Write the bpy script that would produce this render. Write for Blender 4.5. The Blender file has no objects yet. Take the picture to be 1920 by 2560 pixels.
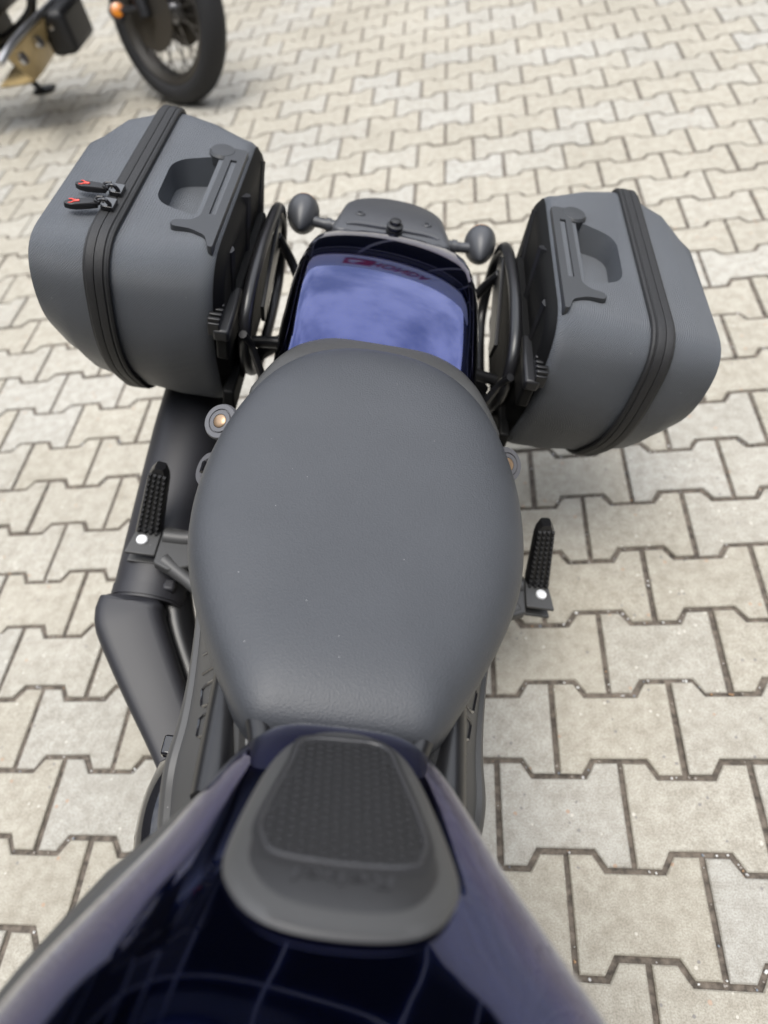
import bpy, bmesh, math, random
from mathutils import Vector, Matrix, noise
random.seed(7)
S = bpy.context.scene
COL = S.collection
PI = math.pi
R = math.radians

# ------------------------------------------------------------------ camera
cam_d = bpy.data.cameras.new('camera'); cam = bpy.data.objects.new('camera', cam_d); COL.objects.link(cam)
CAM_C = Vector((0.02536, -0.58904, 1.21060))
CAM_R = Matrix(((0.98550, 0.05015, 0.16211), (0.05870, 0.79558, -0.60300), (-0.15921, 0.60377, 0.78110)))
cam.matrix_world = Matrix.Translation(CAM_C) @ CAM_R.to_4x4()
cam_d.sensor_fit = 'VERTICAL'; cam_d.sensor_height = 36.0; cam_d.sensor_width = 27.0
cam_d.lens = 1750.0 / 2560.0 * 36.0
cam_d.clip_start = 0.02; cam_d.clip_end = 500
cam_d.dof.use_dof = True; cam_d.dof.focus_distance = 0.79; cam_d.dof.aperture_fstop = 3.0
S.camera = cam

# ------------------------------------------------------------------ sky, sun, exposure
SUN_EL, SUN_AZ = R(79), R(176)          # azimuth measured from +Y towards +X
W = bpy.data.worlds.new('World'); S.world = W; W.use_nodes = True
nt = W.node_tree; nt.nodes.clear()
def nn(t, typ, **k):
    n = t.nodes.new(typ)
    for a, b in k.items(): setattr(n, a, b)
    return n
out = nn(nt, 'ShaderNodeOutputWorld'); bg = nn(nt, 'ShaderNodeBackground'); bg.inputs['Strength'].default_value = 0.1
sky = nn(nt, 'ShaderNodeTexSky', sky_type='NISHITA'); sky.sun_disc = False
sky.sun_elevation = SUN_EL; sky.sun_rotation = SUN_AZ
tc = nn(nt, 'ShaderNodeTexCoord'); nz = nn(nt, 'ShaderNodeTexNoise')
nz.inputs['Scale'].default_value = 3.2; nz.inputs['Detail'].default_value = 7; nz.inputs['Roughness'].default_value = 0.55
mp = nn(nt, 'ShaderNodeMapping'); mp.inputs['Scale'].default_value = (1, 1, 1.6)
nt.links.new(tc.outputs['Generated'], mp.inputs['Vector']); nt.links.new(mp.outputs['Vector'], nz.inputs['Vector'])
cov = nn(nt, 'ShaderNodeValToRGB'); cov.color_ramp.elements[0].position = 0.36; cov.color_ramp.elements[0].color = (.55, .55, .55, 1)
cov.color_ramp.elements[1].position = 0.56; cov.color_ramp.elements[1].color = (.97, .97, .97, 1)
cl = nn(nt, 'ShaderNodeValToRGB'); cl.color_ramp.elements[0].position = 0.34; cl.color_ramp.elements[0].color = (8.0, 8.5, 9.6, 1)
cl.color_ramp.elements[1].position = 0.68; cl.color_ramp.elements[1].color = (11.8, 12.0, 12.4, 1)
mx = nn(nt, 'ShaderNodeMixRGB')
nt.links.new(nz.outputs['Fac'], cov.inputs['Fac']); nt.links.new(nz.outputs['Fac'], cl.inputs['Fac'])
nt.links.new(cov.outputs['Color'], mx.inputs['Fac']); nt.links.new(sky.outputs['Color'], mx.inputs['Color1'])
nt.links.new(cl.outputs['Color'], mx.inputs['Color2']); nt.links.new(mx.outputs['Color'], bg.inputs['Color'])
nt.links.new(bg.outputs['Background'], out.inputs['Surface'])

sun_d = bpy.data.lights.new('sun', 'SUN'); sun = bpy.data.objects.new('sun', sun_d); COL.objects.link(sun)
sun_d.energy = 1.5; sun_d.angle = R(34); sun_d.color = (1.0, 0.95, 0.87)
sd = Vector((math.sin(SUN_AZ) * math.cos(SUN_EL), math.cos(SUN_AZ) * math.cos(SUN_EL), math.sin(SUN_EL)))
sun.rotation_euler = sd.to_track_quat('Z', 'Y').to_euler()

S.render.engine = 'CYCLES'
S.view_settings.view_transform = 'Standard'; S.view_settings.look = 'None'
S.view_settings.exposure = 1.22; S.view_settings.gamma = 1.0; S.view_settings.use_curve_mapping = False

# ------------------------------------------------------------------ materials
def mat(name, col, rough=.5, metal=0., coat=0., spec=.5, bump=None, var=None, coat_rough=.03):
    """bump=(scale, strength, distance, detail); var=(scale, amount)"""
    m = bpy.data.materials.new(name); m.use_nodes = True; t = m.node_tree
    b = t.nodes['Principled BSDF']
    b.inputs['Base Color'].default_value = (*col, 1); b.inputs['Roughness'].default_value = rough
    b.inputs['Metallic'].default_value = metal; b.inputs['Specular IOR Level'].default_value = spec
    b.inputs['Coat Weight'].default_value = coat; b.inputs['Coat Roughness'].default_value = coat_rough
    tcn = nn(t, 'ShaderNodeTexCoord')
    if bump:
        z = nn(t, 'ShaderNodeTexNoise'); z.inputs['Scale'].default_value = bump[0]; z.inputs['Detail'].default_value = bump[3]
        bp = nn(t, 'ShaderNodeBump'); bp.inputs['Strength'].default_value = bump[1]; bp.inputs['Distance'].default_value = bump[2]
        t.links.new(tcn.outputs['Object'], z.inputs['Vector']); t.links.new(z.outputs['Fac'], bp.inputs['Height'])
        t.links.new(bp.outputs['Normal'], b.inputs['Normal'])
    if var:
        z2 = nn(t, 'ShaderNodeTexNoise'); z2.inputs['Scale'].default_value = var[0]; z2.inputs['Detail'].default_value = 5
        t.links.new(tcn.outputs['Object'], z2.inputs['Vector'])
        rp = nn(t, 'ShaderNodeValToRGB'); a = var[1]
        rp.color_ramp.elements[0].position = .3; rp.color_ramp.elements[1].position = .7
        rp.color_ramp.elements[0].color = (*[c * (1 - a) for c in col], 1); rp.color_ramp.elements[1].color = (*[c * (1 + a) for c in col], 1)
        t.links.new(z2.outputs['Fac'], rp.inputs['Fac']); t.links.new(rp.outputs['Color'], b.inputs['Base Color'])
        mr = nn(t, 'ShaderNodeMapRange'); mr.inputs['To Min'].default_value = rough - .06; mr.inputs['To Max'].default_value = rough + .06
        t.links.new(z2.outputs['Fac'], mr.inputs['Value']); t.links.new(mr.outputs['Result'], b.inputs['Roughness'])
    return m

M = {}
M['vinyl'] = mat('seat_vinyl', (.040, .043, .049), .48, bump=(520, .6, .0008, 4), var=(13, .06))
M['rim'] = mat('seat_rim_vinyl', (.042, .042, .041), .42, bump=(700, .3, .0006, 2))
M['blue'] = mat('blue_paint', (.016, .027, .128), .08, metal=1.0, coat=1.0, coat_rough=.015)
M['blue'].node_tree.nodes['Principled BSDF'].inputs['Coat IOR'].default_value = 1.60
M['blue'].node_tree.nodes['Principled BSDF'].inputs['Specular Tint'].default_value = (.25, .30, .55, 1)
M['black'] = mat('black_plastic', (.007, .007, .008), .46, bump=(600, .15, .0004, 2))
M['gloss'] = mat('black_gloss', (.010, .010, .012), .12, coat=.5)
M['rod'] = mat('black_powder_coat', (.009, .009, .010), .32, bump=(900, .15, .0003, 1))
M['grey'] = mat('grey_plastic', (.046, .048, .053), .42, bump=(500, .12, .0004, 2))
M['inner'] = mat('deep_black', (.003, .003, .003), .6, spec=.2)
M['handle'] = mat('handle_plastic', (.030, .032, .035), .42, bump=(500, .12, .0004, 2))
M['trim'] = mat('matte_grey_trim', (.050, .050, .050), .48, bump=(900, .15, .0003, 2), var=(6, .06))
M['muffler'] = mat('muffler_coating', (.019, .019, .023), .52, bump=(900, .1, .0003, 1), var=(5, .1))
M['zip'] = mat('zip_fabric', (.012, .012, .013), .6, bump=(1400, .6, .0008, 1))
M['rubber'] = mat('rubber', (.009, .009, .010), .7, bump=(120, .3, .001, 3))
M['chrome'] = mat('zinc_pin', (.86, .87, .88), .3, metal=.3)
M['steel'] = mat('steel', (.45, .45, .46), .3, metal=1.)
M['gold'] = mat('gold_alloy', (.52, .39, .19), .42, metal=.4, var=(14, .15))
M['amber'] = mat('amber_lens', (.55, .18, .012), .25, coat=.3)
M['bronze'] = mat('bronze_bolt', (.32, .22, .14), .35, metal=.6)
M['cap'] = mat('grey_cap', (.09, .09, .097), .4)
M['red'] = mat('red_print', (.75, .06, .04), .5)
M['pad'] = mat('pad_rubber', (.017, .017, .018), .5, bump=(900, .2, .0004, 2))
M['pad_line'] = mat('pad_border', (.036, .036, .039), .42)
M['pad_text'] = mat('pad_letters', (.036, .036, .039), .45)

def shell_mat():
    m = mat('pannier_shell', (.079, .086, .097), .43, spec=.42, var=(7, .08)); t = m.node_tree; b = t.nodes['Principled BSDF']
    tcn = nn(t, 'ShaderNodeTexCoord')
    sx = nn(t, 'ShaderNodeSeparateXYZ'); t.links.new(tcn.outputs['Object'], sx.inputs['Vector'])
    def sine(a, bq, per):
        s1 = nn(t, 'ShaderNodeMath', operation='MULTIPLY'); s1.inputs[1].default_value = 2 * PI / per
        add = nn(t, 'ShaderNodeMath', operation='ADD'); t.links.new(sx.outputs[a], add.inputs[0]); t.links.new(sx.outputs[bq], add.inputs[1])
        t.links.new(add.outputs[0], s1.inputs[0])
        s2 = nn(t, 'ShaderNodeMath', operation='SINE'); t.links.new(s1.outputs[0], s2.inputs[0]); return s2
    a = sine('X', 'Y', .0033); c = sine('Y', 'Z', .0033)
    p = nn(t, 'ShaderNodeMath', operation='MULTIPLY'); t.links.new(a.outputs[0], p.inputs[0]); t.links.new(c.outputs[0], p.inputs[1])
    bp = nn(t, 'ShaderNodeBump'); bp.inputs['Strength'].default_value = .6; bp.inputs['Distance'].default_value = .0008
    t.links.new(p.outputs[0], bp.inputs['Height']); t.links.new(bp.outputs['Normal'], b.inputs['Normal'])
    return m
M['shell'] = shell_mat()
def dust(m, scale, thr, col):
    t = m.node_tree; b = t.nodes['Principled BSDF']; tcn = nn(t, 'ShaderNodeTexCoord')
    v = nn(t, 'ShaderNodeTexVoronoi'); v.inputs['Scale'].default_value = scale; t.links.new(tcn.outputs['Object'], v.inputs['Vector'])
    sep = nn(t, 'ShaderNodeSeparateColor'); t.links.new(v.outputs['Color'], sep.inputs['Color'])
    g1 = nn(t, 'ShaderNodeMath', operation='GREATER_THAN'); g1.inputs[1].default_value = thr; t.links.new(sep.outputs['Red'], g1.inputs[0])
    g2 = nn(t, 'ShaderNodeMath', operation='LESS_THAN'); g2.inputs[1].default_value = .16; t.links.new(v.outputs['Distance'], g2.inputs[0])
    q = nn(t, 'ShaderNodeMath', operation='MULTIPLY'); t.links.new(g1.outputs[0], q.inputs[0]); t.links.new(g2.outputs[0], q.inputs[1])
    w = nn(t, 'ShaderNodeMixRGB'); t.links.new(q.outputs[0], w.inputs['Fac']); lk = b.inputs['Base Color'].links[0]
    t.links.new(lk.from_socket, w.inputs['Color1']); w.inputs['Color2'].default_value = (*col, 1); t.links.new(w.outputs['Color'], b.inputs['Base Color'])
dust(M['vinyl'], 420, .9985, (.40, .40, .40)); dust(M['trim'], 420, .996, (.4, .4, .4)); dust(M['shell'], 260, .994, (.35, .35, .35))

def paver_mat():
    m = bpy.data.materials.new('concrete_paver'); m.use_nodes = True; t = m.node_tree; b = t.nodes['Principled BSDF']
    b.inputs['Roughness'].default_value = .72
    g = nn(t, 'ShaderNodeNewGeometry'); oi = nn(t, 'ShaderNodeObjectInfo')
    add = nn(t, 'ShaderNodeMath', operation='ADD'); fr = nn(t, 'ShaderNodeMath', operation='FRACT')
    t.links.new(g.outputs['Random Per Island'], add.inputs[0]); t.links.new(oi.outputs['Random'], add.inputs[1]); t.links.new(add.outputs[0], fr.inputs[0])
    base = nn(t, 'ShaderNodeValToRGB'); e = base.color_ramp.elements
    e[0].position = 0; e[0].color = (.392, .368, .314, 1); e[1].position = 1; e[1].color = (.418, .397, .346, 1)
    x = base.color_ramp.elements.new(.5); x.color = (.404, .38, .325, 1)
    x = base.color_ramp.elements.new(.94); x.color = (.40, .39, .36, 1)
    t.links.new(fr.outputs[0], base.inputs['Fac'])
    pos = g.outputs['Position']
    def noise_(sc, de, ro=.6):
        z = nn(t, 'ShaderNodeTexNoise'); z.inputs['Scale'].default_value = sc; z.inputs['Detail'].default_value = de; z.inputs['Roughness'].default_value = ro
        t.links.new(pos, z.inputs['Vector']); return z
    def ramp(src, p0, c0, p1, c1):
        r = nn(t, 'ShaderNodeValToRGB'); r.color_ramp.elements[0].position = p0; r.color_ramp.elements[0].color = (*c0, 1)
        r.color_ramp.elements[1].position = p1; r.color_ramp.elements[1].color = (*c1, 1); t.links.new(src, r.inputs['Fac']); return r.outputs['Color']
    def mul(a, c):
        q = nn(t, 'ShaderNodeMixRGB', blend_type='MULTIPLY'); q.inputs['Fac'].default_value = 1; t.links.new(a, q.inputs['Color1']); t.links.new(c, q.inputs['Color2']); return q.outputs['Color']
    c = base.outputs['Color']
    c = mul(c, ramp(noise_(420, 3).outputs['Fac'], .34, (.70, .69, .67), .62, (1.07, 1.07, 1.06)))
    c = mul(c, ramp(noise_(38, 5, .7).outputs['Fac'], .36, (.80, .78, .755), .6, (1.03, 1.03, 1.03)))
    c = mul(c, ramp(noise_(2.1, 3).outputs['Fac'], .3, (.90, .895, .88), .62, (1.04, 1.04, 1.04)))
    # aggregate specks: pale grains and a few dark / rusty ones
    v = nn(t, 'ShaderNodeTexVoronoi'); v.inputs['Scale'].default_value = 95; t.links.new(pos, v.inputs['Vector'])
    sep = nn(t, 'ShaderNodeSeparateColor'); t.links.new(v.outputs['Color'], sep.inputs['Color'])
    def speck(ch, thr, rad, col, c):
        g1 = nn(t, 'ShaderNodeMath', operation='GREATER_THAN'); g1.inputs[1].default_value = thr; t.links.new(sep.outputs[ch], g1.inputs[0])
        g2 = nn(t, 'ShaderNodeMath', operation='LESS_THAN'); g2.inputs[1].default_value = rad; t.links.new(v.outputs['Distance'], g2.inputs[0])
        q = nn(t, 'ShaderNodeMath', operation='MULTIPLY'); t.links.new(g1.outputs[0], q.inputs[0]); t.links.new(g2.outputs[0], q.inputs[1])
        q2 = nn(t, 'ShaderNodeMath', operation='MULTIPLY'); q2.inputs[1].default_value = .75; t.links.new(q.outputs[0], q2.inputs[0])
        w = nn(t, 'ShaderNodeMixRGB'); t.links.new(q2.outputs[0], w.inputs['Fac']); t.links.new(c, w.inputs['Color1']); w.inputs['Color2'].default_value = (*col, 1); return w.outputs['Color']
    c = speck('Red', .955, .24, (.58, .55, .49), c)
    c = speck('Green', .965, .25, (.17, .16, .16), c)
    c = speck('Blue', .992, .30, (.38, .25, .17), c)
    t.links.new(c, b.inputs['Base Color'])
    z = noise_(260, 4); bp = nn(t, 'ShaderNodeBump'); bp.inputs['Strength'].default_value = .5; bp.inputs['Distance'].default_value = .0016
    t.links.new(z.outputs['Fac'], bp.inputs['Height']); t.links.new(bp.outputs['Normal'], b.inputs['Normal'])
    return m
M['paver'] = paver_mat()
M['sand'] = mat('joint_sand', (.115, .096, .078), .9, bump=(500, .8, .003, 4), var=(90, .6))
M['grit'] = mat('grit', (.42, .40, .38), .6)
def grit_mat():
    m = M['grit']; t = m.node_tree; b = t.nodes['Principled BSDF']; g = nn(t, 'ShaderNodeNewGeometry'); r = nn(t, 'ShaderNodeValToRGB')
    r.color_ramp.interpolation = 'CONSTANT'; e = r.color_ramp.elements
    e[0].color = (.30, .27, .24, 1); e[1].position = .3; e[1].color = (.50, .49, .48, 1)
    for p, c in ((.55, (.66, .66, .64, 1)), (.8, (.36, .22, .12, 1)), (.88, (.22, .25, .29, 1))):
        x = e.new(p); x.color = c
    t.links.new(g.outputs['Random Per Island'], r.inputs['Fac']); t.links.new(r.outputs['Color'], b.inputs['Base Color'])
grit_mat()
M['far_ground'] = mat('far_paving', (.36, .345, .31), .8, var=(3, .12))
M['glass'] = mat('dark_glass', (.010, .011, .014), .06, spec=.3)
M['mullion'] = mat('grey_mullion', (.22, .225, .24), .4)
M['fascia'] = mat('pale_cladding', (.62, .63, .64), .45)
M['signred'] = mat('sign_red', (.38, .012, .05), .4)
M['white'] = mat('white_plastic', (.8, .8, .8), .4)

# ------------------------------------------------------------------ helpers
def link(name, me, m=None, parent=None, off=None):
    o = bpy.data.objects.new(name, me); COL.objects.link(o)
    if m: me.materials.append(m)
    if parent: o.parent = parent
    return o
def finish(bm, name, m, parent=None, base=None, smooth=True, angle=38, bevel=0, seg=2):
    bmesh.ops.remove_doubles(bm, verts=bm.verts, dist=1e-6)
    bmesh.ops.recalc_face_normals(bm, faces=bm.faces)
    if base is not None: bmesh.ops.translate(bm, verts=bm.verts, vec=-Vector(base))
    me = bpy.data.meshes.new(name); bm.to_mesh(me); bm.free()
    if smooth:
        me.polygons.foreach_set('use_smooth', [True] * len(me.polygons)); me.set_sharp_from_angle(angle=R(angle))
    o = link(name, me, m, parent)
    if bevel:
        md = o.modifiers.new('bevel', 'BEVEL'); md.width = bevel; md.segments = seg; md.limit_method = 'ANGLE'; md.angle_limit = R(35)
        md.harden_normals = False
    return o
def add_loft(bm, secs, closed=True, cap=True):
    rows = [[bm.verts.new(p) for p in s] for s in secs]; n = len(rows[0])
    for a, b in zip(rows[:-1], rows[1:]):
        for i in range(n if closed else n - 1):
            j = (i + 1) % n
            try: bm.faces.new((a[i], a[j], b[j], b[i]))
            except ValueError: pass
    if cap and closed:
        bm.faces.new(rows[0][::-1]); bm.faces.new(rows[-1])
    return rows
def catmull(pts, k=6):
    P = [Vector(p) for p in pts]; o = []
    for i in range(len(P) - 1):
        p0 = P[max(i - 1, 0)]; p1 = P[i]; p2 = P[i + 1]; p3 = P[min(i + 2, len(P) - 1)]
        for j in range(k):
            t = j / k; o.append(.5 * ((2 * p1) + (p2 - p0) * t + (2 * p0 - 5 * p1 + 4 * p2 - p3) * t * t + (3 * p1 - p0 - 3 * p2 + p3) * t ** 3))
    o.append(P[-1]); return o
def frames(P):
    T = [(P[min(i + 1, len(P) - 1)] - P[max(i - 1, 0)]).normalized() for i in range(len(P))]
    a = Vector((0, 0, 1)) if abs(T[0].z) < .9 else Vector((1, 0, 0))
    N = [(a - T[0] * a.dot(T[0])).normalized()]
    for i in range(1, len(P)):
        q = T[i - 1].rotation_difference(T[i]); v = q @ N[-1]; N.append((v - T[i] * v.dot(T[i])).normalized())
    return T, N
def add_tube(bm, pts, r, n=12, k=6, smooth=True, closed=False, flat=1.0, up=None):
    P = catmull(pts, k) if smooth else [Vector(p) for p in pts]
    T, N = frames(P); m = len(P); secs = []
    for i in range(m):
        rr = r if not isinstance(r, (list, tuple)) else (lambda f: r[int(f)] * (1 - f % 1) + r[min(int(f) + 1, len(r) - 1)] * (f % 1))(i / (m - 1) * (len(r) - 1))
        nrm = N[i]
        if up is not None: nrm = (Vector(up) - T[i] * Vector(up).dot(T[i])).normalized()
        bn = T[i].cross(nrm)
        secs.append([P[i] + nrm * rr * flat * math.cos(2 * PI * a / n) + bn * rr * math.sin(2 * PI * a / n) for a in range(n)])
    if closed: secs.append(secs[0])
    add_loft(bm, secs, cap=not closed)
def add_box(bm, c, s, rot=None):
    c = Vector(c); v = []
    for x in (-.5, .5):
        for y in (-.5, .5):
            for z in (-.5, .5):
                p = Vector((x * s[0], y * s[1], z * s[2]))
                if rot is not None: p = rot @ p
                v.append(bm.verts.new(c + p))
    for f in ((0, 1, 3, 2), (4, 6, 7, 5), (0, 4, 5, 1), (2, 3, 7, 6), (0, 2, 6, 4), (1, 5, 7, 3)): bm.faces.new([v[i] for i in f])
def axis_frame(d):
    d = Vector(d).normalized(); a = Vector((0, 0, 1)) if abs(d.z) < .9 else Vector((0, 1, 0))
    x = a.cross(d).normalized(); return x, d.cross(x), d
def add_lathe(bm, c, d, prof, n=24, sc=(1, 1)):
    """prof: list of (radius, offset along d)"""
    x, y, z = axis_frame(d); c = Vector(c)
    add_loft(bm, [[c + z * h + (x * math.cos(2 * PI * i / n) * sc[0] + y * math.sin(2 * PI * i / n) * sc[1]) * max(r, 1e-4) for i in range(n)] for r, h in prof])
def add_extrude(bm, poly, f0, f1):
    """poly list of 2d; f0/f1 map (a,b) to bottom/top points"""
    add_loft(bm, [[f0(*p) for p in poly], [f1(*p) for p in poly]])
def rpoly(pts, rad, k=5, sub=0):
    """rounded polygon; rad scalar or per-corner; constant vertex count"""
    o = []; n = len(pts)
    for i in range(n):
        p = Vector(pts[i]); a = Vector(pts[i - 1]); b = Vector(pts[(i + 1) % n]); r = rad[i] if isinstance(rad, (list, tuple)) else rad
        da = (a - p); db = (b - p); la, lb = da.length, db.length; t = min(r, la * .49, lb * .49)
        s = p + da.normalized() * t; e = p + db.normalized() * t
        for j in range(k + 1):
            q = j / k; o.append((1 - q) ** 2 * s + 2 * q * (1 - q) * p + q * q * e)
    return o
def resample(pts, n):
    P = [Vector(p) for p in pts] + [Vector(pts[0])]; L = [0]
    for a, b in zip(P[:-1], P[1:]): L.append(L[-1] + (b - a).length)
    o = []; j = 0
    for i in range(n):
        t = L[-1] * i / n
        while L[j + 1] < t: j += 1
        o.append(P[j].lerp(P[j + 1], (t - L[j]) / max(L[j + 1] - L[j], 1e-9)))
    return o
def interp(x, xs, ys):
    if x <= xs[0]: return ys[0]
    for i in range(len(xs) - 1):
        if x <= xs[i + 1]: return ys[i] + (ys[i + 1] - ys[i]) * (x - xs[i]) / (xs[i + 1] - xs[i])
    return ys[-1]
def sinterp(x, xs, ys):
    """smooth (catmull/hermite) interpolation"""
    if x <= xs[0]: return ys[0]
    if x >= xs[-1]: return ys[-1]
    for i in range(len(xs) - 1):
        if x <= xs[i + 1]: break
    h = xs[i + 1] - xs[i]; t = (x - xs[i]) / h
    def sl(j):
        if j == 0: return (ys[1] - ys[0]) / (xs[1] - xs[0])
        if j == len(xs) - 1: return (ys[-1] - ys[-2]) / (xs[-1] - xs[-2])
        return (ys[j + 1] - ys[j - 1]) / (xs[j + 1] - xs[j - 1])
    m0, m1 = sl(i) * h, sl(i + 1) * h
    return (2 * t**3 - 3 * t * t + 1) * ys[i] + (t**3 - 2 * t * t + t) * m0 + (-2 * t**3 + 3 * t * t) * ys[i + 1] + (t**3 - t * t) * m1
def empty(name, loc=None, label=None, cat=None, mw=None, group=None):
    o = bpy.data.objects.new(name, None); COL.objects.link(o); o.empty_display_size = .1
    if mw is not None: o.matrix_world = mw
    elif loc is not None: o.location = loc
    if label: o['label'] = label
    if cat: o['category'] = cat
    if group: o['group'] = group
    return o
BM = bmesh.new

# ------------------------------------------------------------------ paving
P_, Q_ = 0.2, 0.13959          # pitch along a row, row pitch
pav = empty('pavement', (0, 0, 0)); pav['kind'] = 'structure'
def paver_outline(g=.0045, j=0.0):
    """bone block centred on 0; wave amplitude 12.5 mm, joints at +-P/2"""
    A = .0128; h = Q_ / 2; hp = P_ / 2
    rr = lambda: random.uniform(-j, j)
    k_ = g * .55
    up = [(-hp + g, h + A - g), (-.0585 - k_ + rr(), h + A - g), (-.0415 - k_ + rr(), h - A - g), (.0415 + k_ + rr(), h - A - g), (.0585 + k_ + rr(), h + A - g), (hp - g, h + A - g)]
    lo = [(x, -y + rr() * .4) for x, y in up]
    return lo + up[::-1]
def paver_bm(bm, cx, cy, dz=0, tilt=(0, 0), ch=.0022, depth=.03, full=True, jit=.0013):
    o1 = paver_outline(.0045, jit); c = Vector((cx, cy, 0))
    def inset(pts, d):
        n = len(pts); r = []
        for i in range(n):
            a, p, b = Vector(pts[i - 1]), Vector(pts[i]), Vector(pts[(i + 1) % n])
            e1 = (p - a).normalized(); e2 = (b - p).normalized(); n1 = Vector((-e1.y, e1.x)); n2 = Vector((-e2.y, e2.x)); m = (n1 + n2).normalized()
            r.append(p + m * d / max(m.dot(n1), .4))
        return r
    o2 = inset(o1, ch)
    z = lambda p, h: c + Vector((p[0], p[1], h + dz + tilt[0] * p[0] + tilt[1] * p[1]))
    secs = [[z(p, -.012 if not full else -depth) for p in o1], [z(p, -.0020) for p in o1], [z(p, 0) for p in o2]]
    rows = [[bm.verts.new(p) for p in s] for s in secs]; n = len(o1)
    for a, b in zip(rows[:-1], rows[1:]):
        for i in range(n):
            k = (i + 1) % n; bm.faces.new((a[i], a[k], b[k], b[i]))
    bm.faces.new(rows[-1])
variants = []
for k in range(5):
    bm = BM(); paver_bm(bm, 0, 0)
    me = bpy.data.meshes.new('paver'); bm.to_mesh(me); bm.free(); me.materials.append(M['paver']); variants.append(me)
cells = []
CR = CAM_R.transposed()
for r in range(-66, 24):
    for c in range(-44, 45):
        x = (c + (.5 if r % 2 == 0 else 0)) * P_; y = -r * Q_
        d = CR @ (Vector((x, y, 0)) - CAM_C)
        vis = False
        if d.z < -.1:
            px = 960 + 1750 * d.x / -d.z; py = 1280 - 1750 * d.y / -d.z
            vis = -60 < px < 1980 and -60 < py < 2620
        cells.append((0 if vis else 1, (Vector((x, y, 0)) - CAM_C).length, x, y))
cells.sort()
near = cells[:300]; far = cells[300:]
for _, _, x, y in near:
    o = bpy.data.objects.new('paver', random.choice(variants)); COL.objects.link(o); o.parent = pav
    o.location = (x + random.gauss(0, .0006), y + random.gauss(0, .0006), random.gauss(0, .0008))
    o.rotation_euler = (random.gauss(0, .006), random.gauss(0, .005), random.gauss(0, .004) + (PI if random.random() < .0 else 0))
bm = BM()
for _, d, x, y in far:
    paver_bm(bm, x + random.gauss(0, .0006), y + random.gauss(0, .0006), random.gauss(0, .0008), (random.gauss(0, .005), random.gauss(0, .005)), full=False)
me = bpy.data.meshes.new('paver_field'); bm.to_mesh(me); bm.free()
o = link('paver_field', me, M['paver'], pav); o['kind'] = 'stuff'
bm = BM()
v = [bm.verts.new(p) for p in ((-8.95, -3.2, -.0055), (8.95, -3.2, -.0055), (8.95, 9.2, -.0055), (-8.95, 9.2, -.0055))]; bm.faces.new(v)
o = finish(bm, 'joint_sand', M['sand'], pav, smooth=False)
bm = BM()
v = [bm.verts.new(p) for p in ((-250, -250, -.03), (250, -250, -.03), (250, 250, -.03), (-250, 250, -.03))]; bm.faces.new(v)
o = finish(bm, 'ground', M['far_ground'], smooth=False); o['kind'] = 'structure'
# grit lying in the joints
bm = BM(); n_g = 0
for _, d, x, y in near:
    if d > 2.3: continue
    out_ = paver_outline(0)
    for i in range(random.randint(8, 24) if d < 1.75 else random.randint(2, 9)):
        a = random.randrange(len(out_)); p = Vector(out_[a]).lerp(Vector(out_[(a + 1) % len(out_)]), random.random())
        if (math.sin(x * 9 + y * 5) + random.uniform(-1, 1)) < -.2: continue
        s = random.uniform(.0008, .0028); q = Vector((x + p.x + random.uniform(-.0015, .0015), y + p.y + random.uniform(-.0015, .0015), -.0040 + s * .5))
        m4 = Matrix.Translation(q) @ Matrix.Rotation(random.random() * 6, 4, Vector((random.random(), random.random(), 1)).normalized()) @ Matrix.Diagonal((s * random.uniform(.8, 1.4), s, s * .8, 1))
        bmesh.ops.create_icosphere(bm, subdivisions=1, radius=1, matrix=m4)
me = bpy.data.meshes.new('grit'); bm.to_mesh(me); bm.free()
o = link('grit', me, M['grit'], pav); o['kind'] = 'stuff'

# ------------------------------------------------------------------ showroom far behind (seen mirrored in the paint), with added light blockers around the yard
YB = 8.0
sh = empty('showroom', (0, YB, 0), 'dark glass showroom with pale fascia and red sign, mirrored in the blue rear fender', 'building')
bm = BM(); add_box(bm, (0, 3.0, 1.7), (30, 6.0, 3.4)); finish(bm, 'glass_wall', M['glass'], sh, smooth=False)
rb = random.Random(3)
shades = [mat('pane_tone', c, .06, spec=.3) for c in ((.008, .009, .011), (.020, .022, .026), (.045, .047, .05), (.012, .014, .02))]  # paler tones stand in for a lit interior, put into the pane colour
xs = [-14.6]
while xs[-1] < 14: xs.append(xs[-1] + rb.choice((1.3, 1.9, 2.4, 2.9)))
for a, b in zip(xs[:-1], xs[1:]):
    bm = BM(); add_box(bm, (a, -.03, 1.7), (.11, .10, 3.4)); finish(bm, 'mullion', M['mullion'], sh, smooth=False)
    for z0, z1 in ((.1, 2.35), (2.45, 3.38)):
        bm = BM(); add_box(bm, ((a + b) / 2, -.008, (z0 + z1) / 2), (b - a - .12, .012, z1 - z0)); finish(bm, 'pane', rb.choice(shades), sh, smooth=False)
bm = BM(); add_box(bm, (0, -.028, 2.40), (29.9, .06, .09)); finish(bm, 'transom', M['mullion'], sh, smooth=False)
for i in range(10):
    bm = BM(); add_box(bm, (-13.5 + i * 3.0, 2.7, 4.25), (2.985, 6.4, 1.7)); finish(bm, 'fascia_panel', M['fascia'], sh, smooth=False, bevel=.01)
M['blocker'] = mat('dark_blocker', (.035, .036, .040), .6)  # dark surface for the added light blockers
for s in (-1, 1):
    bm = BM(); add_box(bm, (s * 9.6, -5.0, 3.2), (1.2, 13, 6.4)); finish(bm, 'side_blocker', M['blocker'], sh, smooth=False)  # added unseen dark blocks, they darken the side reflections in the paint
bm = BM(); add_box(bm, (0, -12.1, 2.8), (20.4, 1.2, 5.6)); finish(bm, 'front_blocker', M['blocker'], sh, smooth=False)  # added unseen wall, blocks sky light from the front to shade front faces
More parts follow.
